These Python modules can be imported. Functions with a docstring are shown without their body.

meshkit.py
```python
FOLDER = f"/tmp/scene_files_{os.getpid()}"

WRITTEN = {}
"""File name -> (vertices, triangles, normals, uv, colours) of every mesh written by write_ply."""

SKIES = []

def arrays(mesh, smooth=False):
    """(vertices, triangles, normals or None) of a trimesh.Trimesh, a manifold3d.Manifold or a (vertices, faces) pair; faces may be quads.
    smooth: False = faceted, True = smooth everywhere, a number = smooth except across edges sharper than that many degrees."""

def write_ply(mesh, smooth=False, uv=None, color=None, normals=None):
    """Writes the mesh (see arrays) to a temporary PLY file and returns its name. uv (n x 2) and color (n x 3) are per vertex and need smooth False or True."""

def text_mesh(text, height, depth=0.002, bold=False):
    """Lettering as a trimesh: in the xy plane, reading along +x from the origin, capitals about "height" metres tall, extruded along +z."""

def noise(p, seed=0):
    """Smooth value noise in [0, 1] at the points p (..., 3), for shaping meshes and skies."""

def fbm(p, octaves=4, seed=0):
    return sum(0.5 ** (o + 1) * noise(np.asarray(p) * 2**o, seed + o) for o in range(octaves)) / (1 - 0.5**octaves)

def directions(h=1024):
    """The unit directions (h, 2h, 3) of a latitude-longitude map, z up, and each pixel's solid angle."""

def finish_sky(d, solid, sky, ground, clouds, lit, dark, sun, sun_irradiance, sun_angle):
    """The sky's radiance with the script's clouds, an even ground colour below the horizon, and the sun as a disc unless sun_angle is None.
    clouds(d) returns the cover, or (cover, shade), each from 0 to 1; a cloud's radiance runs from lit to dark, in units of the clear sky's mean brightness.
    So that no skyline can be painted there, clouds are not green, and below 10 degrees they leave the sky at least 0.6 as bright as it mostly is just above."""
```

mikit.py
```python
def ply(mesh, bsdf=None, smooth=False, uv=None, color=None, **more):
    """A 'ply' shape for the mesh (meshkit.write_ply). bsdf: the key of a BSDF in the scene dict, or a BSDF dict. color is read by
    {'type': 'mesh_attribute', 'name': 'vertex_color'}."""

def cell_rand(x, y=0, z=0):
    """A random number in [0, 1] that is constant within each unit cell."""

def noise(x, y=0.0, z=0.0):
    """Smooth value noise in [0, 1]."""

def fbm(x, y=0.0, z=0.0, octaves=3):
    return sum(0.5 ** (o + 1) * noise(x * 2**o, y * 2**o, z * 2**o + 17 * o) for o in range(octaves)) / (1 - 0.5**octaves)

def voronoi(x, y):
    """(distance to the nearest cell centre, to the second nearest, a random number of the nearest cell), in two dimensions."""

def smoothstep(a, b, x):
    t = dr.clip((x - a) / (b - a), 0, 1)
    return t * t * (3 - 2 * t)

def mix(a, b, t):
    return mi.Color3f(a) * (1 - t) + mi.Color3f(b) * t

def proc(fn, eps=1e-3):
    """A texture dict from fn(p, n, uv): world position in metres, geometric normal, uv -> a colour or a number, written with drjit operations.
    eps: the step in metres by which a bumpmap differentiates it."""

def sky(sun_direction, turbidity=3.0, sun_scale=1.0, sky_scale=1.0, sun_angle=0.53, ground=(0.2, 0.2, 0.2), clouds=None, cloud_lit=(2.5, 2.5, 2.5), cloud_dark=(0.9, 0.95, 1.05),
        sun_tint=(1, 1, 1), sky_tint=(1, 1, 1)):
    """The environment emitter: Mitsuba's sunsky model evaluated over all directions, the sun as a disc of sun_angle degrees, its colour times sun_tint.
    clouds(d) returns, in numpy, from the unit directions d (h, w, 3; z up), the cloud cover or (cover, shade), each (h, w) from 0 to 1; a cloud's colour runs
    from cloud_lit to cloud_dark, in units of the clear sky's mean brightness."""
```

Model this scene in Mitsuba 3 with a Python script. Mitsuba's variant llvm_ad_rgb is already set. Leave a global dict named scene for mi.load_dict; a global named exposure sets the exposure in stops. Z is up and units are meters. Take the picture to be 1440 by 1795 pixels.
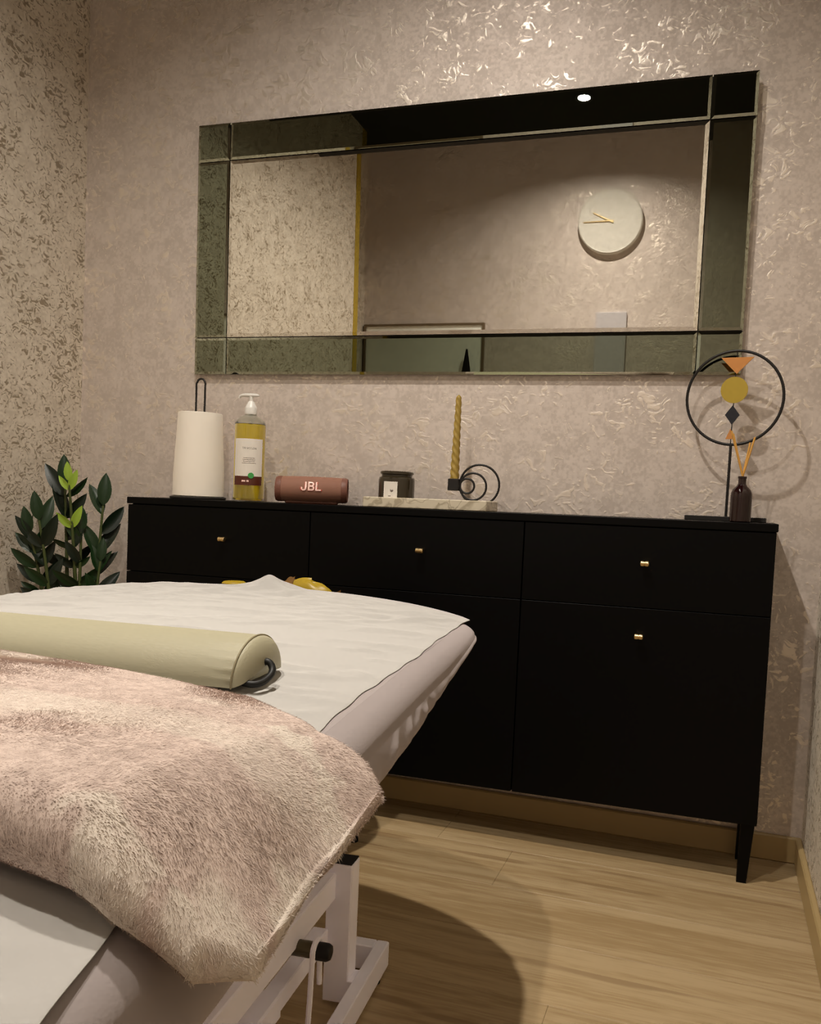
import math, numpy as np, trimesh, mitsuba as mi, drjit as dr
import mikit, meshkit
from mikit import proc, noise, fbm, voronoi, cell_rand, smoothstep, mix

scene, labels = {}, {}
rng = np.random.default_rng(7)
exposure = 0.06

# ------------------------------------------------------------------ camera
F, PX, PY = 1465.8, 803.0, 952.3
YAW, PITCH, ROLL = 0.300, 0.054, -0.047
CAM = np.array([1.1, -2.126, 0.834])


def cam_axes():
    cy, sy = math.cos(YAW), math.sin(YAW)
    fwd = np.array([-sy * math.cos(PITCH), cy * math.cos(PITCH), -math.sin(PITCH)])
    right = np.array([cy, sy, 0.0])
    down = np.cross(fwd, right)
    c, s = math.cos(ROLL), math.sin(ROLL)
    return c * right + s * down, -s * right + c * down, fwd


_r, _d, _f = cam_axes()
_M = np.eye(4)
_M[:3, 0], _M[:3, 1], _M[:3, 2], _M[:3, 3] = -_r, -_d, _f, CAM
scene["camera"] = {
    "type": "perspective", "fov_axis": "x", "fov": math.degrees(2 * math.atan(720 / F)),
    "principal_point_offset_x": (720 - PX) / 1440, "principal_point_offset_y": (897.5 - PY) / 1795,
    "near_clip": 0.02, "far_clip": 50.0, "to_world": mi.ScalarTransform4f(_M),
}

# ------------------------------------------------------------------ lights (recessed ceiling downlights, built as things further down)
CEIL = 2.80
CAN_R = 0.030
LIGHT_RGB = (1.0, 0.915, 0.80)
DOWNLIGHTS = [(0.38, -1.05, 5750.0, 0.025), (0.38, -1.90, 3700.0, 0.017)]   # x, y, radiance, depth of the lens in its can


# ------------------------------------------------------------------ helpers
def add(key, mesh, bsdf, smooth=False, label=None, cat=None, group=None, kind=None, **kw):
    scene[key] = mikit.ply(mesh, bsdf, smooth, **kw)
    tag(key, label, cat, group, kind)
    return key


def tag(key, label=None, cat=None, group=None, kind=None):
    d = {k: v for k, v in (("label", label), ("category", cat), ("group", group), ("kind", kind)) if v}
    if d:
        labels[key] = {**labels.get(key, {}), **d}


def num(base, i):
    return base if i == 0 else f"{base}_{i:03d}"


def cat_(ms):
    return trimesh.util.concatenate(list(ms))


def box(x0, x1, y0, y1, z0, z1, bev=0.0):
    c = np.array([(x0 + x1) / 2, (y0 + y1) / 2, (z0 + z1) / 2])
    h = np.array([x1 - x0, y1 - y0, z1 - z0]) / 2
    if bev <= 0:
        m = trimesh.creation.box(2 * h)
        m.apply_translation(c)
        return m
    pts = []
    for sx in (-1, 1):
        for sy in (-1, 1):
            for sz in (-1, 1):
                s = np.array([sx, sy, sz])
                for k in range(3):
                    o = np.full(3, bev)
                    o[k] = 0
                    pts.append(c + s * (h - o))
    return trimesh.convex.convex_hull(np.array(pts))


def lathe(profile, n=48, axis="z"):
    """profile: list of (r, h); closed at r=0 ends if given."""
    p = np.array(profile, float)
    a = np.arange(n) * 2 * np.pi / n
    v = np.stack([p[:, None, 0] * np.cos(a), p[:, None, 0] * np.sin(a), np.repeat(p[:, 1:2], n, 1)], -1).reshape(-1, 3)
    f = []
    for i in range(len(p) - 1):
        j = np.arange(n)
        A, B, C, D = i * n + j, i * n + (j + 1) % n, (i + 1) * n + (j + 1) % n, (i + 1) * n + j
        f += [np.stack([A, B, C], 1), np.stack([A, C, D], 1)]
    m = trimesh.Trimesh(v, np.vstack(f), process=True)
    m.update_faces(m.nondegenerate_faces())
    if axis == "x":
        m.apply_transform(trimesh.transformations.rotation_matrix(np.pi / 2, [0, 1, 0]))
    return m


def tube(points, r, n=12, closed=False, caps=True):
    p = np.asarray(points, float)
    m = len(p)
    rr = np.broadcast_to(r, (m,)).astype(float)
    if closed:
        t = np.roll(p, -1, 0) - np.roll(p, 1, 0)
    else:
        t = np.gradient(p, axis=0)
    t /= np.linalg.norm(t, axis=1, keepdims=True)
    up = np.array([0, 0, 1.0]) if abs(t[0, 2]) < 0.9 else np.array([0, 1.0, 0])
    a = np.cross(t[0], up)
    a /= np.linalg.norm(a)
    A = []
    for i in range(m):
        a = a - t[i] * (a @ t[i])
        a /= np.linalg.norm(a)
        A.append(a)
    A = np.array(A)
    B = np.cross(t, A)
    ang = np.arange(n) * 2 * np.pi / n
    v = p[:, None] + rr[:, None, None] * (np.cos(ang)[None, :, None] * A[:, None] + np.sin(ang)[None, :, None] * B[:, None])
    v = v.reshape(-1, 3)
    f = []
    j = np.arange(n)
    for i in range(m if closed else m - 1):
        k = (i + 1) % m
        Q = [i * n + j, i * n + (j + 1) % n, k * n + (j + 1) % n, k * n + j]
        f += [np.stack([Q[0], Q[1], Q[2]], 1), np.stack([Q[0], Q[2], Q[3]], 1)]
    f = np.vstack(f)
    if caps and not closed:
        v = np.vstack([v, p[0], p[-1]])
        a0, a1 = m * n, m * n + 1
        f = np.vstack([f, np.stack([(j + 1) % n, j, np.full(n, a0)], 1), np.stack([(m - 1) * n + j, (m - 1) * n + (j + 1) % n, np.full(n, a1)], 1)])
    me = trimesh.Trimesh(v, f, process=False)
    me.fix_normals()
    return me


def grid(P, closed_u=False, closed_v=False):
    """P: (nu, nv, 3) -> mesh"""
    nu, nv = P.shape[:2]
    iu = np.arange(nu if closed_u else nu - 1)
    iv = np.arange(nv if closed_v else nv - 1)
    a, b = np.meshgrid(iu, iv, indexing="ij")
    a, b = a.ravel(), b.ravel()
    q = np.stack([a * nv + b, ((a + 1) % nu) * nv + b, ((a + 1) % nu) * nv + (b + 1) % nv, a * nv + (b + 1) % nv], 1)
    return trimesh.Trimesh(P.reshape(-1, 3), np.vstack([q[:, [0, 1, 2]], q[:, [0, 2, 3]]]), process=False)


def move(m, t, rot=None):
    m = m.copy()
    if rot is not None:
        m.apply_transform(trimesh.transformations.rotation_matrix(rot[0], rot[1]))
    m.apply_translation(t)
    return m


def prism(poly, depth, origin, ex, ey):
    """polygon (n,2) in plane ex,ey extruded by depth along ex x ey, centred."""
    from shapely.geometry import Polygon
    m = trimesh.creation.extrude_polygon(Polygon(poly), depth, engine="earcut")
    m.apply_translation([0, 0, -depth / 2])
    T = np.eye(4)
    T[:3, 0], T[:3, 1], T[:3, 2], T[:3, 3] = ex, ey, np.cross(ex, ey), origin
    m.apply_transform(T)
    return m


def ring_pts(c, r, ex, ey, n=64):
    a = np.arange(n) * 2 * np.pi / n
    return np.asarray(c) + r * (np.cos(a)[:, None] * np.asarray(ex) + np.sin(a)[:, None] * np.asarray(ey))


def rgb(r, g, b):
    return {"type": "rgb", "value": [r, g, b]}


def mat(name, base, rough=0.5, metal=0.0, spec=0.5, two=True, **kw):
    b = {"type": "principled", "base_color": base if isinstance(base, dict) else rgb(*base), "roughness": rough, "metallic": metal, "specular": spec, **kw}
    scene[name] = {"type": "twosided", "bsdf": b} if two else b
    return name


# ------------------------------------------------------------------ materials
def paper_parts(u, v, k, cut, patchy):
    """brushed-flake wallpaper: (flake mask, ground tone)"""
    wu, wv = noise(u * 30 * k, v * 30 * k, 3.0) - 0.5, noise(u * 30 * k, v * 30 * k, 9.0) - 0.5
    a = fbm(u * 70 * k + wu * 3.6, v * 95 * k + wv * 3.6, 1.7, octaves=3)
    den = fbm(u * 11 * k, v * 11 * k, 5.0, octaves=2)
    m = smoothstep(cut, cut + 0.11, a + (den - 0.5) * patchy)
    t = fbm(u * 150, v * 150, 21.0, octaves=2) * 0.6 + fbm(u * 30, v * 30, 2.0, octaves=2) * 0.4
    return m, t


def wall_bsdf(name, axis, c0, c1, flake, gm, fm, k, cut, bump, rough, patchy):
    def uv_(p):
        return (p.x, p.z) if axis == "x" else (p.y, p.z)

    def base(p, n, uv):
        m, t = paper_parts(*uv_(p), k, cut, patchy)
        return mix(mix(c0, c1, smoothstep(0.3, 0.7, t)), flake, m)

    def metal(p, n, uv):
        return gm + paper_parts(*uv_(p), k, cut, patchy)[0] * fm

    def height(p, n, uv):
        m, t = paper_parts(*uv_(p), k, cut, patchy)
        return t + m * 0.7
    def roughness(p, n, uv):
        return rough[0] + (rough[1] - rough[0]) * paper_parts(*uv_(p), k, cut, patchy)[0]
    scene[name] = {"type": "twosided", "bsdf": {"type": "bumpmap", "tex": proc(height, 0.0015), "scale": bump, "bsdf": {
        "type": "principled", "base_color": proc(base), "roughness": proc(roughness) if rough[0] != rough[1] else rough[0], "specular": 0.25, "metallic": proc(metal)}}}


wall_bsdf("m_wallpaper_x", "x", (0.55, 0.483, 0.437), (0.67, 0.595, 0.545), (0.87, 0.785, 0.695), 0.20, 0.52, 1.45, 0.605, 0.0007, (0.52, 0.44), 0.42)
wall_bsdf("m_wallpaper_y", "y", (0.70, 0.63, 0.53), (0.84, 0.77, 0.66), (0.30, 0.245, 0.175), 0.50, -0.30, 2.3, 0.55, 0.0005, (0.62, 0.62), 0.22)


def oak(p, n, uv):
    row = dr.floor((p.y + 10.0) / 0.192)
    off = cell_rand(row, 3.0) * 7.0
    x, y = p.x + off, p.y
    warp = (fbm(x * 1.6, y * 9, 2.0) - 0.5) * 0.10
    g = fbm(x * 1.6, (y + warp * 0.5) * 48, 4.0, octaves=4)
    g2 = fbm(x * 22, y * 260, 8.0, octaves=2)
    feather = noise(x * 46 + dr.abs((y * 3.3 - dr.floor(y * 3.3)) - 0.5) * 60, y * 40, 1.0) * smoothstep(0.60, 0.72, fbm(x * 1.3, y * 17, 6.0))
    streak = smoothstep(0.72, 0.84, fbm(x * 3.4, y * 42, 12.0, octaves=2))
    tone = 0.96 + 0.08 * cell_rand(row, 8.0)
    c = mix((0.295, 0.205, 0.103), (0.39, 0.29, 0.165), smoothstep(0.30, 0.70, g * 0.70 + g2 * 0.30))
    c = mix(c, (0.24, 0.15, 0.065), feather * 0.30)
    c = mix(c, (0.15, 0.085, 0.035), streak * 0.45)
    return c * tone


def oak_h(p, n, uv):
    return fbm(p.x * 14, p.y * 420, 8.0, octaves=2)


scene["m_oak"] = {"type": "twosided", "bsdf": {"type": "principled", "base_color": proc(oak), "roughness": 0.42, "specular": 0.4}}
mat("m_oak_trim", (0.36, 0.26, 0.12), 0.4)
mat("m_ceiling", (0.035, 0.033, 0.03), 0.8, spec=0.2)
mat("m_gold_trim", (0.40, 0.28, 0.02), 0.4, 0.3)
mat("m_black_lacquer", (0.0012, 0.0012, 0.0014), 0.42, spec=0.12)
mat("m_black_metal", (0.010, 0.009, 0.009), 0.45, spec=0.4)
mat("m_brass", (0.80, 0.60, 0.30), 0.3, 1.0)
scene["m_mirror"] = {"type": "twosided", "bsdf": {"type": "conductor", "material": "none", "specular_reflectance": rgb(0.88, 0.86, 0.80)}}
scene["m_smoked_mirror"] = {"type": "twosided", "bsdf": {"type": "conductor", "material": "none", "specular_reflectance": rgb(0.215, 0.235, 0.175)}}
scene["m_smoked_bevel"] = {"type": "twosided", "bsdf": {"type": "conductor", "material": "none", "specular_reflectance": rgb(0.40, 0.42, 0.34)}}


def tissue(p, n, uv):
    return 0.5 + 0.5 * noise(p.x * 900, p.y * 900, p.z * 900)


def nonwoven(p, n, uv):
    return fbm(p.x * 420, p.y * 420, 3.0, octaves=2)


scene["m_white_sheet"] = {"type": "twosided", "bsdf": {"type": "bumpmap", "tex": proc(nonwoven, 0.0008), "scale": 0.0004, "bsdf": {
    "type": "principled", "base_color": rgb(0.355, 0.346, 0.332), "roughness": 0.75, "specular": 0.2}}}


def weave(p, n, uv):
    return fbm(p.x * 700, p.y * 700, p.z * 700, octaves=2)


scene["m_fitted_sheet"] = {"type": "twosided", "bsdf": {"type": "bumpmap", "tex": proc(weave, 0.0006), "scale": 0.0002, "bsdf": {
    "type": "principled", "base_color": rgb(0.275, 0.242, 0.240), "roughness": 0.8, "specular": 0.2, "sheen": 0.3}}}


def leather(p, n, uv):
    f1, f2, w = voronoi(p.x * 520, p.y * 520 + p.z * 520)
    return smoothstep(0.0, 0.35, f2 - f1)


scene["m_sage_leather"] = {"type": "twosided", "bsdf": {"type": "bumpmap", "tex": proc(leather, 0.0005), "scale": 0.00025, "bsdf": {
    "type": "principled", "base_color": rgb(0.33, 0.31, 0.215), "roughness": 0.42, "specular": 0.45}}}
mat("m_sage_seam", (0.20, 0.17, 0.10), 0.6)


def fur_col(p, n, uv):
    a = fbm(p.x * 7 + 3, p.y * 11, 3.0, octaves=3)
    b = fbm(p.x * 160, p.y * 160, p.z * 160, octaves=2)
    c = mix((0.395, 0.315, 0.278), (0.49, 0.40, 0.355), smoothstep(0.25, 0.75, b))
    # sheen of the brushed nap painted as cream streaks and patches, outlines ragged
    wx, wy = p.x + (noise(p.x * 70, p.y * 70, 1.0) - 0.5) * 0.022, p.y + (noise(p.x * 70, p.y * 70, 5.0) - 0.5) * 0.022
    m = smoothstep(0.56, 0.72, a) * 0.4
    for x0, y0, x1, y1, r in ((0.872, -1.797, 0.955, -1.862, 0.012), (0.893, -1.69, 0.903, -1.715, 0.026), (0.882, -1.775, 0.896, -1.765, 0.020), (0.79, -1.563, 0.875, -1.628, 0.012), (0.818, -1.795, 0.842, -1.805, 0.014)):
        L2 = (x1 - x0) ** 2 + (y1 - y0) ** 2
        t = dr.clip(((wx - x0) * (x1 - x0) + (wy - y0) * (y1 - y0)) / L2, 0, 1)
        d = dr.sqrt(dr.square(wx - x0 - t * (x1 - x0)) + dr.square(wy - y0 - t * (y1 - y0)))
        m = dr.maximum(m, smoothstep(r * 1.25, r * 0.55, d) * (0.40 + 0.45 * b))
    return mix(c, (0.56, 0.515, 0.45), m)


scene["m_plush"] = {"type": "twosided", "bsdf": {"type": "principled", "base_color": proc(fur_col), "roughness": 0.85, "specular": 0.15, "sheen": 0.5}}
mat("m_white_frame", (0.86, 0.85, 0.96), 0.35, spec=0.5)
mat("m_black_rubber", (0.006, 0.006, 0.006), 0.5, spec=0.3)
mat("m_dark_steel", (0.10, 0.085, 0.05), 0.3, 0.9)
mat("m_paper_white", (0.86, 0.81, 0.73), 0.9, spec=0.1)
mat("m_pump", (0.74, 0.73, 0.70), 0.35)
mat("m_clear_solid", (0.80, 0.80, 0.70), 0.05, spec=0.5, two=False, spec_trans=0.88)
scene["m_clear_plastic"] = {"type": "thindielectric", "int_ior": 1.49}
mat("m_oil", (0.86, 0.70, 0.03), 0.04, spec=0.5, two=False, spec_trans=0.82)
mat("m_label_white", (0.74, 0.70, 0.64), 0.5)
mat("m_label_brown", (0.085, 0.018, 0.008), 0.4)
mat("m_ink", (0.16, 0.13, 0.11), 0.6)
mat("m_green_seal", (0.05, 0.30, 0.07), 0.4)


def knit(p, n, uv):
    return noise(p.x * 1100, p.y * 1100, p.z * 1100)


scene["m_speaker_fabric"] = {"type": "twosided", "bsdf": {"type": "bumpmap", "tex": proc(knit, 0.0004), "scale": 0.0003, "bsdf": {
    "type": "principled", "base_color": rgb(0.25, 0.122, 0.085), "roughness": 0.7, "specular": 0.3}}}
mat("m_speaker_rubber", (0.16, 0.062, 0.042), 0.5)
mat("m_logo_red", (0.62, 0.06, 0.05), 0.4)
mat("m_logo_pink", (0.88, 0.62, 0.56), 0.4)


def marble(p, n, uv):
    w = fbm(p.x * 18, p.y * 18, p.z * 18, octaves=4)
    v = dr.abs(fbm(p.x * 30 + w * 4, p.y * 30, p.z * 30 + w * 3, octaves=3) - 0.5)
    return mix((0.36, 0.31, 0.22), (0.62, 0.56, 0.44), smoothstep(0.0, 0.10, v) * 0.8 + 0.2 * w)


scene["m_marble"] = {"type": "twosided", "bsdf": {"type": "principled", "base_color": proc(marble), "roughness": 0.3, "specular": 0.5}}
mat("m_amber_glass", (0.030, 0.023, 0.013), 0.08, spec=0.6)
mat("m_amber_bottle", (0.012, 0.002, 0.002), 0.10, spec=0.6)
mat("m_wax_olive", (0.33, 0.225, 0.045), 0.5)
mat("m_copper", (0.62, 0.27, 0.08), 0.45, 0.35)
mat("m_gold_disc", (0.46, 0.33, 0.045), 0.45, 0.3)
mat("m_navy", (0.006, 0.007, 0.014), 0.5)
mat("m_reed", (0.62, 0.33, 0.07), 0.7)
mat("m_leaf", (0.005, 0.024, 0.004), 0.40, spec=0.4)
mat("m_leaf_dark", (0.004, 0.011, 0.005), 0.40, spec=0.4)
mat("m_leaf_young", (0.26, 0.40, 0.04), 0.35, spec=0.5)
mat("m_stem", (0.055, 0.075, 0.020), 0.45)
mat("m_pot", (0.05, 0.045, 0.04), 0.5)
mat("m_soil", (0.02, 0.014, 0.01), 0.95, spec=0.1)
mat("m_yellow", (0.34, 0.23, 0.012), 0.4)
mat("m_kraft", (0.26, 0.135, 0.04), 0.7)
mat("m_clock_face", (0.62, 0.60, 0.54), 0.5)
mat("m_board_white", (0.85, 0.86, 0.80), 0.35)
mat("m_board_frame", (0.13, 0.09, 0.05), 0.5)
mat("m_robe", (0.012, 0.010, 0.010), 0.9, spec=0.1)
mat("m_pale_panel", (0.50, 0.48, 0.50), 0.6)
mat("m_lamp_ring", (0.5, 0.48, 0.45), 0.4)
scene["m_lamp_disc"] = {"type": "diffuse", "reflectance": rgb(0.5, 0.5, 0.5)}

# ------------------------------------------------------------------ room shell
XL, XR, YB, YF = -0.788, 1.337, 0.0, -2.65
XA = -1.02                      # side of the recess past the end of the left wall
add("floor", box(XA - 0.1, XR + 0.1, YF - 0.1, 0.1, -0.12, -0.012), "m_oak_trim", kind="structure", label="oak laminate floor with grain running along the back wall")
r_i, k = 0, 0
row_w = 0.192
y = -math.floor(10 / row_w) * row_w + 10.0
rows = []
yy = -10.0
while yy < YF:
    yy += row_w
yy -= row_w
while yy < 0:
    rows.append((max(yy, YF), min(yy + row_w, 0)))
    yy += row_w
starts = [0.35, -0.55, 0.02, 0.63, -0.2, 0.45, -0.72, 0.15, 0.78, -0.4, 0.1, 0.32, -0.6, 0.5, 0.0]
for i, (a, b) in enumerate(rows):
    cuts = [XA]
    s = starts[i % len(starts)] - 1.3
    while s < XR:
        if s > XA + 0.08 and s < XR - 0.08:
            cuts.append(s)
        s += 1.29
    cuts.append(XR)
    for c0, c1 in zip(cuts[:-1], cuts[1:]):
        add(num("floor__plank", k), box(c0 + 0.0002, c1 - 0.0002, a + 0.0002, b - 0.0002, -0.012, 0.0, 0.0006), "m_oak")
        k += 1
add("wall_back", box(XA - 0.1, XR + 0.1, 0.0, 0.12, -0.1, CEIL + 0.1), "m_wallpaper_x", kind="structure", label="back wall papered in taupe with metallic brushed flakes")
add("wall_left", box(XL - 0.12, XL, -1.99, 0.0, 0.0, CEIL), "m_wallpaper_y", kind="structure", label="left wall papered in mottled greige")
add("wall_right", box(XR, XR + 0.12, YF - 0.1, 0.0, -0.1, CEIL + 0.1), "m_wallpaper_y", kind="structure", label="right wall papered in mottled greige above an oak baseboard")
add("wall_front", box(XA - 0.1, XR + 0.1, YF - 0.12, YF, -0.1, CEIL + 0.1), "m_wallpaper_x", kind="structure", label="wall behind the camera, seen in the mirror, papered in taupe")
add("wall_recess", box(XA - 0.12, XA, YF - 0.1, 0.0, -0.1, CEIL + 0.1), "m_wallpaper_y", kind="structure", label="side wall of the recess past the left wall's end")
from shapely.geometry import Polygon, LineString, Point, box as sbox
cpoly = sbox(XA - 0.1, YF - 0.1, XR + 0.1, 0.1)
for lx, ly, _p, _d in DOWNLIGHTS:
    cpoly = cpoly.difference(Point(lx, ly).buffer(CAN_R + 0.002, 24))
cm_ = trimesh.creation.extrude_polygon(cpoly, 0.1, engine="earcut")
cm_.apply_translation([0, 0, CEIL])
add("ceiling", cm_, "m_ceiling", kind="structure", label="dark ceiling with recessed downlights")
add("baseboard_right", box(XR - 0.014, XR, YF, -0.014, 0.0, 0.062, 0.003), "m_oak_trim", kind="structure", label="oak baseboard along the right wall")
add("baseboard_back", box(XL, XR, -0.014, 0.0, 0.0, 0.062, 0.003), "m_oak_trim", kind="structure", label="oak baseboard along the back wall")
add("baseboard_left", box(XL, XL + 0.014, -1.99, -0.014, 0.0, 0.062, 0.003), "m_oak_trim", kind="structure", label="oak baseboard along the left wall")
add("baseboard_front", box(XA, XR - 0.014, YF, YF + 0.014, 0.0, 0.062, 0.003), "m_oak_trim", kind="structure", label="oak baseboard along the wall behind the camera")
add("trim_1", box(XL - 0.125, XL + 0.004, -2.038, -1.99, 0.0, CEIL, 0.002), "m_gold_trim", kind="structure", label="gold strip edging the end of the left wall, seen in the mirror")
add("trim_2", box(XL, XL + 0.003, -0.003, 0.0, 0.062, CEIL), "m_wallpaper_x", kind="structure", label="thin seam bead in the corner of the back and left walls")

# ------------------------------------------------------------------ ceiling downlights
for i, (lx, ly, power, CAN_D) in enumerate(DOWNLIGHTS):
    key = num("ceiling_downlight", i)
    rim = lathe([(CAN_R, CAN_D + 0.01), (CAN_R, -0.003), (0.044, -0.004), (0.047, 0.0), (CAN_R + 0.001, 0.0), (CAN_R + 0.001, CAN_D + 0.01), (CAN_R, CAN_D + 0.01)], 40)
    where = ["nearest the mirror wall", "farther from the mirror wall", "by the left wall"][i]
    add(key + "__can", move(rim, [lx, ly, CEIL]), "m_black_metal", 30)
    disc = lathe([(0.0293, 0.0), (0.0001, 0.0)], 32)
    disc = move(disc, [lx, ly, CEIL + CAN_D])
    if disc.face_normals[0][2] > 0:
        disc.invert()
    add(key + "__can__lens", disc, "m_lamp_disc")
    scene[key + "__can__lens"]["emitter"] = {"type": "area", "radiance": rgb(*[power * c for c in LIGHT_RGB])}
    add(key + "__can__plate", move(lathe([(0, 0.0), (CAN_R, 0.0), (CAN_R, 0.004), (0, 0.004)], 32), [lx, ly, CEIL + CAN_D + 0.002]), "m_black_metal")
    tag(key, f"round recessed ceiling downlight {where}", "ceiling light", "recessed ceiling downlights")

# ------------------------------------------------------------------ mirror
MT = 0.013
mx0, mx1, mz0, mz1 = -0.379, 1.131, 1.156, 1.858
mh, mw = mz1 - mz0, mx1 - mx0
eu = np.array([1.0, 0, 0])
ev = np.array([0, -MT, mh]); ev /= np.linalg.norm(ev)
en = np.cross(eu, ev)            # points towards the room (-y)
morg = np.array([mx0, -0.0085, mz0])


def mp(u, v, n=0.0):
    return morg + u * eu + v * ev + n * en


def slab(u0, u1, v0, v1, th, bev, tilt=(0, 0), depth=0.004):
    """bevelled glass piece: flat face at height th (tilted by a small slope tilt=(du,dv)), chamfers bev wide."""
    uc, vc = (u0 + u1) / 2, (v0 + v1) / 2

    def h(u, v):
        return th + tilt[0] * (u - uc) + tilt[1] * (v - vc)
    fr = [(u0 + bev, v0 + bev), (u1 - bev, v0 + bev), (u1 - bev, v1 - bev), (u0 + bev, v1 - bev)]
    ou = [(u0, v0), (u1, v0), (u1, v1), (u0, v1)]
    V = [mp(a, b, h(a, b)) for a, b in fr] + [mp(a, b, h(a, b) - 0.0016) for a, b in ou] + [mp(a, b, th - depth) for a, b in ou]
    Fc = [[0, 1, 2], [0, 2, 3]]
    Fb = []
    for i in range(4):
        j = (i + 1) % 4
        Fb += [[4 + i, 4 + j, j], [4 + i, j, i], [8 + i, 8 + j, 4 + j], [8 + i, 4 + j, 4 + i]]
    V = np.array(V)
    return trimesh.Trimesh(V, Fc, process=False), trimesh.Trimesh(V, Fb, process=False)


mirror = "wall_mirror"
tag(mirror, "large mirror with a smoked glass border hanging above the black sideboard", "mirror")
bk = cat_([trimesh.Trimesh(np.array([mp(u, v, n) for n in (-0.006, 0.002) for u, v in ((0.004, 0.004), (mw - 0.004, 0.004), (mw - 0.004, mh - 0.004), (0.004, mh - 0.004))]),
          [[0, 2, 1], [0, 3, 2], [4, 5, 6], [4, 6, 7], [0, 1, 5], [0, 5, 4], [1, 2, 6], [1, 6, 5], [2, 3, 7], [2, 7, 6], [3, 0, 4], [3, 4, 7]], process=False)])
add(mirror + "__backing_board", bk, "m_black_metal")
SB = 0.105
g_ = 0.0012
fc, fb = slab(SB + g_, mw - SB - g_, SB + g_, mh - SB - g_, 0.009, 0.010)
add(mirror + "__centre_glass", fc, "m_mirror", label="clear bevelled centre glass")
add(mirror + "__centre_glass__bevel", fb, "m_mirror")
SL = 0.035
pieces = [("border_glass", SB, mw - SB, mh - SB, mh, (0, -SL)), ("border_glass", SB, mw - SB, 0, SB, (0, 0.0)),
          ("border_glass", 0, SB, SB, mh - SB, (0.006, 0)), ("border_glass", mw - SB, mw, SB, mh - SB, (-0.01, 0)),
          ("corner_glass", 0, SB, mh - SB, mh, (0.0, 0.0)), ("corner_glass", mw - SB, mw, mh - SB, mh, (0, -SL)),
          ("corner_glass", 0, SB, 0, SB, (0, 0)), ("corner_glass", mw - SB, mw, 0, SB, (0, 0))]
cnt = {}
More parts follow.
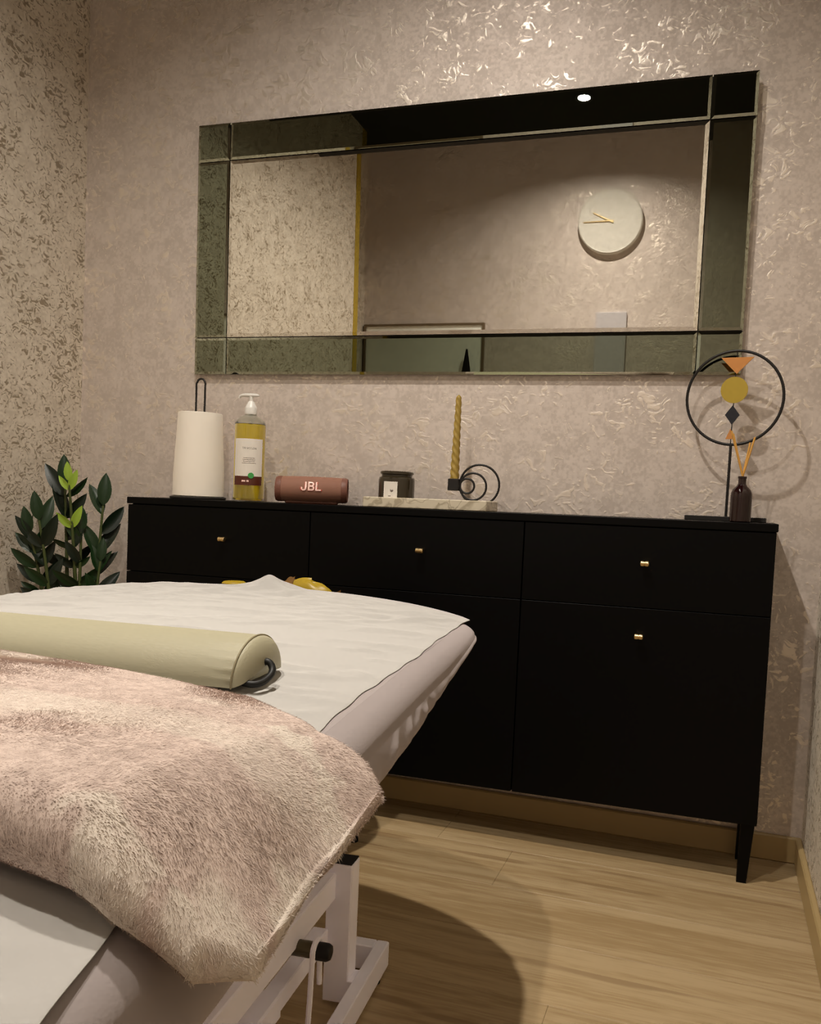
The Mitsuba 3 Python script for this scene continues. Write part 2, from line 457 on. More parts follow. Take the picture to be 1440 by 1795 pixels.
for nm, u0, u1, v0, v1, tl in pieces:
    i = cnt.get(nm, 0)
    cnt[nm] = i + 1
    fc, fb = slab(u0 + g_, u1 - g_, v0 + g_, v1 - g_, 0.0085, 0.007, tl)
    kk = f"{mirror}__{num(nm, i)}"
    add(kk, fc, "m_smoked_mirror", label="smoked grey-green mirror glass" if i == 0 else None)
    add(kk + "__bevel", fb, "m_smoked_bevel")

# ------------------------------------------------------------------ sideboard
C0, C1, CD, CH, CB = -0.466, 1.227, 0.180, 0.810, 0.135
CF = -0.003 - CD
SLOPE = 0.009


def lean(m):
    """the sideboard stands a little low on its left feet"""
    v = np.array(m.vertices)
    v[:, 2] += (v[:, 0] - C1) * SLOPE * np.clip(v[:, 2] / 0.12, 0, 1)
    return trimesh.Trimesh(v, m.faces, process=False)


def tiltx(m, xc):
    """rest flat on the slightly sloping top"""
    v = np.array(m.vertices)
    v[:, 2] += (v[:, 0] - xc) * SLOPE
    return trimesh.Trimesh(v, m.faces, process=False)


def ztop(x):
    return CH + (x - C1) * SLOPE


sb = "sideboard"
tag(sb, "long shallow black sideboard with small brass knobs standing under the mirror", "sideboard")
add(sb + "__carcass", lean(box(C0 + 0.002, C1 - 0.002, CF + 0.018, -0.003, CB, CH - 0.018, 0.002)), "m_black_lacquer")
add(sb + "__top", lean(box(C0, C1, CF - 0.002, -0.003, CH - 0.018, CH, 0.0015)), "m_black_lacquer")
colw = (C1 - C0) / 3
kn = 0
knob_prof = [(0.0001, 0), (0.004, 0), (0.004, 0.008), (0.0, 0.008)]


def knob(x, z):
    stem_ = lathe([(0.0, 0.0), (0.0042, 0.0), (0.0042, 0.012), (0.0, 0.012)], 16)
    stem_ = move(stem_, [x, CF, z], (np.pi / 2, [1, 0, 0]))
    bar = lathe([(0.0, -0.0098), (0.0052, -0.0098), (0.0066, -0.0082), (0.0066, -0.0015), (0.0058, -0.0008), (0.0058, 0.0008), (0.0066, 0.0015), (0.0066, 0.0082), (0.0052, 0.0098), (0.0, 0.0098)], 20, "x")
    bar = move(bar, [x, CF - 0.016, z])
    return cat_([stem_, bar])


for c in range(3):
    xa, xb = C0 + c * colw + (0.004 if c == 0 else 0.0015), C0 + (c + 1) * colw - (0.004 if c == 2 else 0.0015)
    xm = [-0.152, 0.406, 0.948][c]
    d = f"{sb}__{num('drawer', c)}"
    add(d, lean(box(xa, xb, CF, CF + 0.017, 0.606, CH - 0.020, 0.0007)), "m_black_lacquer")
    add(d + "__knob", lean(knob(xm, 0.708)), "m_brass", 30, label="brass knob")
    d = f"{sb}__{num('door', c)}"
    add(d, lean(box(xa, xb, CF, CF + 0.017, CB + 0.003, 0.604, 0.0007)), "m_black_lacquer")
    add(d + "__knob", lean(knob(xm - 0.004, 0.541)), "m_brass", 30, label="brass knob")
li = 0
for lx, ly in ((C1 - 0.022, CF + 0.024), (C1 - 0.022, -0.03), (C0 + 0.022, CF + 0.024), (C0 + 0.022, -0.03)):
    t, bt = 0.0145, 0.0105
    sx = -1 if lx > 0 else 1
    v = np.array([[lx - t, ly - t, CB], [lx + t, ly - t, CB], [lx + t, ly + t, CB], [lx - t, ly + t, CB],
                  [lx - bt, ly - bt, 0], [lx + bt, ly - bt, 0], [lx + bt, ly + bt, 0], [lx - bt, ly + bt, 0]])
    v[4:, 0] += sx * 0.006
    add(f"{sb}__{num('leg', li)}", lean(trimesh.convex.convex_hull(v)), "m_black_lacquer")
    li += 1

# ------------------------------------------------------------------ paper towel and holder
px_, py_ = -0.297, -0.098
z0 = ztop(px_)
hold = "paper_towel_holder"
tag(hold, "black wire paper towel holder with a tall loop handle on the sideboard's left end", "paper towel holder")
add(hold + "__base", tiltx(move(lathe([(0, 0), (0.074, 0), (0.076, 0.002), (0.076, 0.006), (0.072, 0.008), (0, 0.008)], 56), [px_, py_, z0]), px_), "m_black_metal", 30)
lp = []
for t in np.linspace(0, 1, 9):
    lp.append([px_ - 0.013 + 0.003 * (1 - t) - 0.003, py_, z0 + 0.008 + t * 0.315])
for a in np.linspace(np.pi, 0, 13)[1:-1]:
    lp.append([px_ - 0.001 + 0.0125 * math.cos(a), py_, z0 + 0.323 + 0.0125 * math.sin(a)])
for t in np.linspace(1, 0, 9):
    lp.append([px_ + 0.0125, py_, z0 + 0.008 + t * 0.315])
add(hold + "__loop_handle", tube(lp, 0.0027, 10), "m_black_metal", True)
rollp = [(0.021, 0.0), (0.066, 0.0), (0.069, 0.002), (0.0685, 0.06), (0.0655, 0.12), (0.062, 0.18), (0.0600, 0.230), (0.0585, 0.232), (0.021, 0.232), (0.021, 0.0)]
rm = lathe(rollp, 72)
add("paper_towel_roll", move(rm, [px_, py_, z0 + 0.008]), "m_paper_white", 40, "white paper towel roll standing on the black wire holder", "paper towel")

# ------------------------------------------------------------------ massage oil bottle
bx, by = -0.125, -0.118
z0 = ztop(bx)
bt = "oil_bottle"
tag(bt, "clear pump bottle of yellow massage oil with a white label on the sideboard", "bottle")
R = 0.0425
prof = [(0, 0), (R - 0.004, 0), (R, 0.004), (R, 0.203), (R - 0.0008, 0.207)]
add(bt + "__shell", move(lathe(prof, 64), [bx, by, z0]), "m_clear_plastic", 35, label="clear plastic shell")
Ro = R - 0.0018
add(bt + "__shoulder", move(lathe([(0, 0.2085), (R - 0.001, 0.2085), (R - 0.003, 0.214), (R - 0.009, 0.222), (R - 0.019, 0.229), (0.0165, 0.232), (0.0155, 0.2355), (0, 0.2355)], 64), [bx, by, z0]), "m_clear_solid", 35, label="clear rounded shoulder")
add(bt + "__oil", move(lathe([(0, 0.0035), (Ro - 0.004, 0.0035), (Ro, 0.008), (Ro, 0.203), (Ro - 0.001, 0.208), (0, 0.208)], 64), [bx, by, z0]), "m_oil", 35, label="yellow oil")
add(bt + "__collar", move(lathe([(0, 0.2355), (0.0155, 0.2355), (0.0162, 0.238), (0.0162, 0.250), (0.0148, 0.256), (0.0085, 0.268), (0.0065, 0.271), (0, 0.271)], 40), [bx, by, z0]), "m_pump", 30, label="white pump collar")
pump = [move(lathe([(0, 0.265), (0.0048, 0.265), (0.0048, 0.284), (0, 0.284)], 20), [bx, by, z0])]
pump.append(tube([[bx + 0.024, by, z0 + 0.2865], [bx + 0.016, by, z0 + 0.287], [bx, by, z0 + 0.287], [bx - 0.016, by, z0 + 0.2875], [bx - 0.028, by, z0 + 0.287], [bx - 0.035, by, z0 + 0.284], [bx - 0.037, by, z0 + 0.279]],
                 [0.0015, 0.0045, 0.0055, 0.005, 0.0042, 0.0036, 0.0032], 12))
add(bt + "__pump_head", cat_(pump), "m_pump", 40, label="white pump head with a spout")
add(bt + "__dip_tube", tube([[bx, by, z0 + 0.206], [bx, by, z0 + 0.25]], 0.0035, 10), "m_pump", True)


def wrap(a0, a1, h0, h1, rad, n=20):
    a = np.linspace(a0, a1, n)
    P = np.stack([np.stack([rad * np.cos(a), rad * np.sin(a), np.full(n, h)], -1) for h in (h0, h1)], 1)
    return move(grid(P), [bx, by, z0])


A0, A1 = math.radians(-118), math.radians(-8)
add(bt + "__label", wrap(A0, A1, 0.068, 0.168, R + 0.0004), "m_label_white", True, label="white printed label")
add(bt + "__label_band", wrap(A0, A1, 0.044, 0.068, R + 0.0004), "m_label_brown", True, label="dark red-brown band of the label")


def wrap_text(txt, h, ang, zc, rad):
    m = meshkit.text_mesh(txt, h, 0.0002)
    v = np.array(m.vertices)
    w = v[:, 0].max()
    a = ang + (v[:, 0] - w / 2) / rad
    rr = rad + v[:, 2]
    nv = np.stack([bx + rr * np.cos(a), by + rr * np.sin(a), z0 + zc + v[:, 1]], -1)
    return trimesh.Trimesh(nv, m.faces, process=False)


am = math.radians(-60)
ink = [wrap_text("TA MOLON", 0.0052, am, 0.140, R + 0.0006)]
for zc, wd in ((0.116, 0.030), (0.1115, 0.033), (0.107, 0.031), (0.102, 0.036)):
    a = np.linspace(am - wd / 2 / R, am + wd / 2 / R, 8)
    P = np.stack([np.stack([(R + 0.0007) * np.cos(a), (R + 0.0007) * np.sin(a), np.full(8, h)], -1) for h in (zc, zc + 0.0013)], 1)
    ink.append(move(grid(P), [bx, by, z0]))
add(bt + "__label__print", cat_(ink), "m_ink", label="small grey lettering")
sa = math.radians(-52)
sc = np.array([bx + (R + 0.0012) * math.cos(sa), by + (R + 0.0012) * math.sin(sa), z0 + 0.070])
sn = np.array([math.cos(sa), math.sin(sa), 0])
st = np.array([-math.sin(sa), math.cos(sa), 0])
add(bt + "__seal", prism(ring_pts([0, 0, 0], 0.0078, [1, 0, 0], [0, 1, 0], 28)[:, :2], 0.0012, sc, st, np.array([0, 0, 1.0])), "m_green_seal", label="round green seal")
bandp = []
for da, wd in ((-0.42, 0.010), (-0.12, 0.006)):
    a = np.linspace(am + da, am + da + wd / R, 6)
    P = np.stack([np.stack([(R + 0.0007) * np.cos(a), (R + 0.0007) * np.sin(a), np.full(6, h)], -1) for h in (0.053, 0.0575)], 1)
    bandp.append(move(grid(P), [bx, by, z0]))
add(bt + "__label_band__print", cat_(bandp), "m_logo_pink")

# ------------------------------------------------------------------ loudspeaker
sx0, sy0 = 0.058, -0.100
z0 = ztop(sx0)
sp = "bluetooth_speaker"
tag(sp, "small terracotta cylindrical loudspeaker lying on the sideboard right of the oil bottle", "speaker")
half, rs = 0.096, 0.0345
body = lathe([(0.0, -half + 0.012), (0.024, -half + 0.012), (0.029, -half + 0.004), (0.031, -half + 0.010), (0.0335, -half + 0.018), (rs, -0.05), (rs + 0.0005, 0), (rs, 0.05), (0.0335, half - 0.018), (0.031, half - 0.010), (0.029, half - 0.004), (0.024, half - 0.012), (0.0, half - 0.012)], 64, "x")
sc0 = np.array([sx0, sy0, z0 + rs + 0.004])
SPY = 0.36


def turn(m):
    T_ = trimesh.transformations.rotation_matrix(SPY, [0, 0, 1], [sx0, sy0, 0])
    m = m.copy()
    m.apply_transform(T_)
    return tiltx(m, sx0)


add(sp + "__fabric_body", turn(move(body, sc0)), "m_speaker_fabric", 40)
for i, s in enumerate((-1, 1)):
    ringm = lathe([(0.0255, half - 0.006), (0.031, half - 0.001), (0.0335, half - 0.006), (0.0340, half - 0.016), (0.0325, half - 0.017), (0.0255, half - 0.008), (0.0255, half - 0.006)], 56, "x")
    if s < 0:
        ringm = move(ringm, [0, 0, 0], (np.pi, [0, 0, 1]))
    add(f"{sp}__{num('end_ring', i)}", turn(move(ringm, sc0)), "m_speaker_rubber", 40)
foot = box(sx0 - 0.07, sx0 + 0.07, sy0 - 0.014, sy0 + 0.014, z0, z0 + 0.010, 0.003)
add(sp + "__foot", turn(foot), "m_speaker_rubber")


def on_speaker(txt, h, lift, thick, bold, wdt):
    m = meshkit.text_mesh(txt, h, thick, bold)
    v = np.array(m.vertices)
    v[:, 0] = (v[:, 0] / v[:, 0].max() - 0.5) * wdt
    a = 0.25 + (v[:, 1] - h / 2) / rs
    rr = rs + lift + v[:, 2]
    nv = np.stack([sc0[0] + v[:, 0], sc0[1] - rr * np.cos(a), sc0[2] + rr * np.sin(a)], -1)
    return trimesh.Trimesh(nv, m.faces, process=False)


a = np.linspace(0.25 - 0.0155 / rs, 0.25 + 0.0155 / rs, 12)
P = np.stack([np.stack([np.full(12, sc0[0] + xx), sc0[1] - (rs + 0.0006) * np.cos(a), sc0[2] + (rs + 0.0006) * np.sin(a)], -1) for xx in (-0.0, 0.0005)], 0)
m_out = on_speaker("JBL", 0.0225, 0.0004, 0.0012, True, 0.058)
add(sp + "__badge", turn(m_out), "m_logo_red", label="red outline of the logo")
m_in = on_speaker("JBL", 0.0215, 0.0010, 0.0016, True, 0.0545)
add(sp + "__badge__letters", turn(m_in), "m_logo_pink", label="pale pink JBL lettering")

# ------------------------------------------------------------------ marble tray
tx0, tx1, ty0, ty1 = 0.232, 0.560, -0.160, -0.050
z0 = ztop(0.4)
th = 0.026
tray = cat_([box(tx0, tx1, ty0, ty1, z0, z0 + 0.012, 0.002), box(tx0, tx1, ty0, ty0 + 0.012, z0, z0 + th, 0.002), box(tx0, tx1, ty1 - 0.012, ty1, z0, z0 + th, 0.002),
             box(tx0, tx0 + 0.012, ty0, ty1, z0, z0 + th, 0.002), box(tx1 - 0.012, tx1, ty0, ty1, z0, z0 + th, 0.002)])
add("marble_tray", tiltx(tray, 0.4), "m_marble", False, "rectangular cream marble tray holding the candle jar and the candlestick", "tray")
zt = z0 + 0.0122

# candle jar
jx, jy = 0.302, -0.105
jar = "candle_jar"
tag(jar, "dark glass candle jar with a white label on the marble tray", "candle")
add(jar + "__glass", move(lathe([(0, 0), (0.043, 0), (0.0465, 0.003), (0.0465, 0.058), (0.0445, 0.064), (0.0395, 0.067), (0.0395, 0.071), (0.043, 0.073), (0.043, 0.078), (0.041, 0.080), (0.037, 0.078), (0.036, 0.066), (0.036, 0.050), (0, 0.050)], 64), [jx, jy, zt]), "m_amber_glass", 35)
add(jar + "__wax", move(lathe([(0, 0.0505), (0.0355, 0.0505), (0.0355, 0.0535), (0, 0.054)], 40), [jx, jy, zt]), "m_label_white", 35)
aj = np.linspace(math.radians(-112), math.radians(-66), 12)
P = np.stack([np.stack([0.0469 * np.cos(aj), 0.0469 * np.sin(aj), np.full(12, h)], -1) for h in (0.004, 0.053)], 1)
add(jar + "__label", move(grid(P), [jx, jy, zt]), "m_label_white", True, label="white paper label with a tiny dark mark")
aj = np.linspace(math.radians(-88), math.radians(-79), 5)
P = np.stack([np.stack([0.0472 * np.cos(aj), 0.0472 * np.sin(aj), h + np.abs(np.arange(5) - 2) * 0.0012], -1) for h in (0.026, 0.031)], 1)
aj2 = np.linspace(math.radians(-95), math.radians(-86), 5)
P2 = np.stack([np.stack([0.0472 * np.cos(aj2), 0.0472 * np.sin(aj2), h + np.zeros(5)], -1) for h in (0.0155, 0.0172)], 1)
add(jar + "__label__print", move(cat_([grid(P), grid(P2)]), [jx, jy, zt]), "m_ink")

# candlestick of nested rings
cs = "ring_candlestick"
tag(cs, "black metal candlestick of three nested rings with a square cup on the marble tray", "candlestick")
ry = -0.098
ex, ez = np.array([0.99, 0.10, 0.0]), np.array([0.0, 0, 1.0])
left = np.array([0.471, ry, 0])
zc = zt + 0.0475
for i, (r_, dz) in enumerate(((0.0505, 0.0035), (0.034, -0.001), (0.0185, 0.0))):
    c = left + ex * r_ + np.array([0, 0, zt + 0.051 + dz if i == 0 else zc + dz + 0.003])
    add(f"{cs}__{num('ring', i)}", tube(ring_pts(c, r_, ex, ez, 64), 0.0027, 10, closed=True), "m_black_metal", True)
add(cs + "__cup", box(0.4425, 0.4705, ry - 0.014, ry + 0.014, zc - 0.010, zc + 0.020, 0.0015), "m_black_metal", label="square black candle cup")
# taper candle: twisted honeycomb
cx_, cy_ = 0.4555, ry
n1, n2 = 150, 30
hh = np.linspace(0, 1, n1)
aa = np.arange(n2) * 2 * np.pi / n2
Lc = 0.222
rad = (0.0112 - 0.0045 * hh)[:, None] * (1 + 0.10 * np.cos(3 * aa[None, :] + hh[:, None] * 2 * np.pi * 11) * np.minimum(1, (1 - hh[:, None]) * 12))
rad[-6:] *= np.array([0.95, 0.88, 0.75, 0.55, 0.3, 0.02])[:, None]
P = np.stack([cx_ + hh[:, None] * 0.002 + rad * np.cos(aa), cy_ + rad * np.sin(aa), zc + 0.010 + np.repeat(hh[:, None] * Lc, n2, 1)], -1)
add("taper_candle", grid(P, closed_v=True), "m_wax_olive", 40, "olive yellow twisted taper candle standing in the ring candlestick", "candle")

# ------------------------------------------------------------------ ring ornament on a stand
ox, oy = 1.117, -0.062
z0 = ztop(ox)
orn = "ring_ornament"
tag(orn, "black metal ring ornament with hanging copper triangle and gold disc on the sideboard's right end", "ornament")
exr = np.array([0.985, -0.17, 0.0]); exr /= np.linalg.norm(exr)
add(orn + "__base_bar", tiltx(move(box(-0.092, 0.092, -0.009, 0.009, 0, 0.011, 0.001), [ox - 0.002, oy, z0], (math.atan2(exr[1], exr[0]), [0, 0, 1])), ox), "m_black_metal")
rc = np.array([ox + 0.002, oy, 1.097])
add(orn + "__rod", tube([[ox, oy, z0 + 0.01], [ox + 0.001, oy, 0.991]], 0.0032, 10), "m_black_metal", True)
add(orn + "__ring", tube(ring_pts(rc, 0.1085, exr, ez, 96), 0.0033, 10, closed=True), "m_black_metal", True)
add(orn + "__wire", tube([[ox, oy, 0.990], [ox + 0.003, oy, 1.204]], 0.0011, 8), "m_black_metal", True)
add(orn + "__triangle", prism([(-0.037, 0.018), (0.037, 0.018), (0, -0.020)], 0.003, np.array([ox + 0.004, oy - 0.003, 1.172]), exr, ez), "m_copper", label="copper triangle pointing down")
add(orn + "__disc", prism(ring_pts([0, 0, 0], 0.0305, [1, 0, 0], [0, 1, 0], 48)[:, :2], 0.003, np.array([ox + 0.001, oy - 0.003, 1.115]), exr, ez), "m_gold_disc", label="gold disc")
add(orn + "__rhombus", prism([(-0.0165, 0), (0, -0.0225), (0.0165, 0), (0, 0.0225)], 0.003, np.array([ox, oy - 0.003, 1.057]), exr, ez), "m_navy", label="black rhombus")
add(orn + "__small_triangle", prism([(-0.010, -0.011), (0.010, -0.011), (0, 0.013)], 0.003, np.array([ox - 0.002, oy - 0.003, 1.012]), exr, ez), "m_copper", label="small copper triangle")

# ------------------------------------------------------------------ reed diffuser
dx, dy = 1.147, -0.135
z0 = ztop(dx)
df = "reed_diffuser"
tag(df, "dark amber glass reed diffuser with orange reeds in front of the ring ornament", "reed diffuser")
add(df + "__bottle", move(lathe([(0, 0), (0.021, 0), (0.0235, 0.0025), (0.0235, 0.056), (0.0225, 0.066), (0.019, 0.074), (0.012, 0.081), (0.0085, 0.086), (0.0085, 0.098), (0.0095, 0.0985), (0.0095, 0.103), (0.006, 0.103), (0.006, 0.09), (0, 0.09)], 48), [dx, dy, z0]), "m_amber_bottle", 35)
for i, (rx, rz, ryy) in enumerate(((-0.030, 0.205, 0.004), (-0.026, 0.198, -0.006), (0.021, 0.192, 0.004), (0.012, 0.180, 0.012))):
    add(f"{df}__{num('reed', i)}", tube([[dx + rx * -0.12, dy, z0 + 0.092], [dx + rx, dy + ryy, z0 + rz]], 0.0022, 8), "m_reed", True)

# ------------------------------------------------------------------ treatment bed
BA = 0.085
EW = np.array([math.cos(BA), math.sin(BA), 0.0])
EL = np.array([-math.sin(BA), math.cos(BA), 0.0])
BO = np.array([0.705, -0.770, 0.0])


def bw(w, l, z):
    w, l, z = np.broadcast_arrays(np.asarray(w, float), np.asarray(l, float), np.asarray(z, float))
    return BO + w[..., None] * EW + l[..., None] * EL + z[..., None] * np.array([0, 0, 1.0])


def bmesh(m):
    m = m.copy()
    m.vertices = bw(*np.array(m.vertices).T)
    return m


def bbox(w0, w1, l0, l1, z0, z1, bev=0.003):
    return bmesh(box(w0, w1, l0, l1, z0, z1, bev))


bed = "treatment_bed"
tag(bed, "electric treatment bed on a white steel frame with a mauve grey fitted cover", "massage table")
ctrl = np.array([(0.100, -1.46), (0.088, -1.30), (0.073, -1.10), (0.050, -0.70), (0.036, -0.35), (0.029, -0.10), (0.022, -0.045), (-0.002, 0.008), (-0.07, 0.075), (-0.17, 0.128), (-0.31, 0.165),
                 (-0.44, 0.178), (-0.57, 0.170), (-0.69, 0.128), (-0.765, 0.072), (-0.795, 0.02), (-0.803, -0.06), (-0.800, -0.6), (-0.80, -1.1), (-0.80, -1.46), (-0.79, -1.50), (-0.4, -1.51), (0.06, -1.50)])


def closed_spline(c, n):
    from scipy.interpolate import PchipInterpolator
    p = np.vstack([c, c[:1]])
    s = np.r_[0, np.cumsum(np.linalg.norm(np.diff(p, axis=0), axis=1))]
    q = np.linspace(0, s[-1], n, endpoint=False)
    return np.stack([PchipInterpolator(s, p[:, k])(q) for k in range(2)], -1)


OUT = closed_spline(ctrl, 700)
tg = np.roll(OUT, -1, 0) - np.roll(OUT, 1, 0)
tg /= np.linalg.norm(tg, axis=1, keepdims=True)
NRM = np.stack([tg[:, 1], -tg[:, 0]], -1)
cen = OUT.mean(0)
NRM *= np.sign(((OUT - cen) * NRM).sum(1, keepdims=True))


def ztopbed(w, l):
    return 0.624 + 0.013 * (1 - np.clip((np.asarray(w) + 0.40) / 0.43, -1, 1) ** 2)


def zbot(l):
    return np.interp(l, [-1.6, -0.95, -0.734, -0.675, -0.57, -0.44, -0.306, -0.1, 0.05, 0.2], [0.525, 0.528, 0.532, 0.535, 0.540, 0.548, 0.571, 0.598, 0.602, 0.603])


rows_ = []
for s in np.linspace(0.02, 0.93, 14):
    q = cen + (OUT - cen) * s
    rows_.append(np.c_[q, ztopbed(q[:, 0], q[:, 1])])
lat = OUT[:, 1]
wr = meshkit.fbm(np.c_[OUT * 9, np.zeros(700)], 3, 5) - 0.5
for ins, zf in ((0.030, 0.0), (0.018, 0.003), (0.010, 0.008), (0.0045, 0.014), (0.0012, 0.021), (0, 0.030)):
    q = OUT - NRM * ins
    zt_ = ztopbed(q[:, 0], q[:, 1])
    room = np.minimum(1, (zt_ - zbot(lat)) / 0.05)
    rows_.append(np.c_[q, zt_ - zf * room])
nS = 26
for k_ in range(1, nS + 1):
    f_ = k_ / nS
    zt_ = ztopbed(OUT[:, 0], lat) - 0.030 * np.minimum(1, (ztopbed(OUT[:, 0], lat) - zbot(lat)) / 0.05)
    z_ = zt_ + (zbot(lat) - zt_) * f_
    # slanting gathers of the cover on the side
    ph = lat * 30 + z_ * 26
    gath = (meshkit.noise(np.c_[ph * 1.5, lat * 3, z_ * 4], 3) - 0.5) * 0.0045
    near = np.exp(-((lat + 0.44) / 0.085) ** 2)
    gath2 = near * np.sin((lat * 95 + (z_ - 0.58) * 80)) * 0.0035 * np.exp(-((z_ - 0.600) / 0.020) ** 2)
    for c_, am_ in ((-0.415, 0.0045), (-0.46, 0.006), (-0.50, 0.005), (-0.56, 0.006)):
        gath2 = gath2 + am_ * np.exp(-((lat - c_ - (z_ - 0.60) * 1.1) / 0.011) ** 2) * np.exp(-((z_ - 0.592) / 0.026) ** 2)
    bow = np.sin(f_ * np.pi) * 0.004 - f_ ** 3 * 0.014
    q = OUT + NRM * (bow + (gath * math.sin(min(1, f_ * 1.6) * np.pi / 2) * (1 - 0.85 * f_ ** 2) + gath2 * min(1, f_ * 4)))[:, None]
    rows_.append(np.c_[q, z_])
for ins in (0.03, 0.09):
    q = OUT - NRM * ins
    rows_.append(np.c_[q, zbot(lat) + 0.004])
G = np.stack(rows_, 0)
cover = grid(bw(G[..., 0], G[..., 1], G[..., 2]), closed_v=True)
topc = bw(cen[0], cen[1], ztopbed(cen[0], cen[1]))
nv = len(cover.vertices)
cover = trimesh.Trimesh(np.vstack([cover.vertices, topc]), np.vstack([cover.faces, [[nv, (i + 1) % 700, i] for i in range(700)]]), process=False)
add(bed + "__fitted_cover", cover, "m_fitted_sheet", True, label="mauve grey fitted cover gathered at the corner")

# steel frame
add(bed + "__top_board", bbox(-0.77, -0.05, -1.44, -0.03, 0.560, 0.585), "m_white_frame")
add(bed + "__top_frame", cat_([bbox(-0.74, -0.70, -1.40, -0.08, 0.515, 0.559), bbox(-0.12, -0.08, -1.40, -0.62, 0.515, 0.559), bbox(-0.70, -0.12, -1.40, -1.36, 0.515, 0.559), bbox(-0.70, -0.12, -0.66, -0.62, 0.515, 0.559)]), "m_white_frame")
ff = [("floor_rail", (-0.1345, -0.1125, -1.36, -0.004, 0.006, 0.050)), ("floor_rail", (-0.6875, -0.6655, -1.36, -0.004, 0.006, 0.050)),
      ("floor_crossbar", (-0.6655, -0.1345, -0.030, -0.004, 0.006, 0.050)), ("floor_crossbar", (-0.6655, -0.1345, -1.36, -1.334, 0.006, 0.050))]
cnt = {}
for nm, a in ff:
    i = cnt.get(nm, 0); cnt[nm] = i + 1
    add(f"{bed}__{num(nm, i)}", bbox(*a, bev=0.002), "m_white_frame")
fi = 0
for w_ in (-0.1235, -0.6765):
    for l_ in (-0.05, -1.31):
        add(f"{bed}__{num('foot', fi)}", bmesh(move(lathe([(0, 0), (0.010, 0), (0.010, 0.007), (0, 0.007)], 20), [w_, l_, 0])), "m_black_rubber", 30)
        fi += 1
pi_ = 0
for w0_, w1_ in ((-0.184, -0.1415), (-0.6585, -0.616)):
    for l0_, l1_ in ((-0.138, -0.100), (-1.264, -1.226)):
        kk = f"{bed}__{num('post', pi_)}"
        wa, wb = (w0_, -0.1335) if w0_ > -0.4 else (-0.6665, w1_)
        add(kk, cat_([bbox(w0_, w1_, l0_, l1_, 0.030, 0.238, 0.002), bbox(wa, wb, l0_, l1_, 0.010, 0.048, 0.001)]), "m_white_frame")
        add(kk + "__cap", bbox(w0_ + 0.001, w1_ - 0.001, l0_ + 0.001, l1_ - 0.001, 0.238, 0.2405, 0.001), "m_black_rubber", label="black plastic cap")
        pi_ += 1
for i, (wa, wb) in enumerate(((-0.208, -0.168), (-0.632, -0.592))):
    add(f"{bed}__{num('lift_beam', i)}", bbox(wa, wb, -1.227, -0.137, 0.180, 0.224, 0.002), "m_white_frame")
for i, (wa, wb) in enumerate(((-0.204, -0.178), (-0.622, -0.596))):
    kk = f"{bed}__{num('guide_beam', i)}"
    add(kk, bbox(wa, wb, -1.227, -0.137, 0.100, 0.130, 0.002), "m_white_frame")
    add(kk + "__sleeve", bbox(wa - 0.004, wb + 0.004, -0.80, -0.325, 0.097, 0.1335, 0.003), "m_white_frame")
pl = bed + "__lever"
add(pl, bmesh(tube([[-0.20, -0.285, 0.178], [-0.146, -0.285, 0.178]], 0.0115, 20)), "m_dark_steel", 40, label="dark steel lever pin")
add(pl + "__grip", bmesh(tube([[-0.146, -0.285, 0.178], [-0.124, -0.285, 0.178], [-0.119, -0.285, 0.178], [-0.117, -0.285, 0.178]], [0.0125, 0.0125, 0.010, 0.004], 20)), "m_black_rubber", 40, label="black rubber grip")
hk = []
for a in np.linspace(math.radians(-20), math.radians(190), 14):
    hk.append([-0.141, -0.285 + 0.0145 * math.cos(a), 0.178 + 0.0145 * math.sin(a)])
hk = [[-0.141, -0.268, 0.120]] + hk + [[-0.141, -0.303, 0.12], [-0.141, -0.312, 0.035]]
hook = tube(hk, 0.0042, 8)
add(bed + "__link_rod", bmesh(hook), "m_white_frame", 40)
add(bed + "__lift_column", cat_([bbox(-0.46, -0.34, -0.80, -0.62, 0.010, 0.40), bbox(-0.44, -0.36, -0.77, -0.65, 0.40, 0.556), bbox(-0.6655, -0.1345, -0.74, -0.68, 0.012, 0.046),
     bbox(-0.63, -0.17, -0.30, -0.26, 0.184, 0.220), bbox(-0.46, -0.34, -0.62, -0.26, 0.186, 0.218)]), "m_white_frame")

# ------------------------------------------------------------------ disposable white sheet
from shapely.geometry import Polygon, LineString
poly = Polygon(OUT + NRM * 0.004)


def w_right(l):
    base = np.interp(l, [-1.5, -1.12, -1.04, -0.95, -0.685, -0.62, -0.55, -0.43, -0.30, -0.16, 0.0, 0.1], [0.085, 0.065, 0.046, 0.035, 0.012, 0.010, 0.004, 0.006, 0.003, -0.002, 0.0, 0.01])
    return base + 0.0012 * np.sin(l * 33) + 0.0009 * np.sin(l * 71 + 1)


ls = np.r_[np.linspace(-1.47, -0.1, 200), np.linspace(-0.1, 0.17, 80)[1:], np.linspace(0.171, 0.1815, 12)]
nW = 200
SP = []
for l_ in ls:
    it = poly.intersection(LineString([(-2, l_), (2, l_)]))
    if it.is_empty:
        continue
    xs = np.array(it.bounds)[[0, 2]]
    SP.append((l_, xs[0], min(xs[1], float(w_right(l_)))))
SP = np.array(SP)
tt = np.linspace(0, 1, nW)
Wg = SP[:, 1:2] + (SP[:, 2:3] - SP[:, 1:2]) * tt[None]
Lg = np.repeat(SP[:, :1], nW, 1)
pts = np.stack([Wg, Lg, np.zeros_like(Wg)], -1)
crease = (meshkit.fbm(pts * np.array([9.0, 26.0, 1]) + 4, 3, 11) - 0.5) * 0.009
crease += (meshkit.fbm(pts * np.array([30.0, 60.0, 1]) + 9, 2, 17) - 0.5) * 0.0030
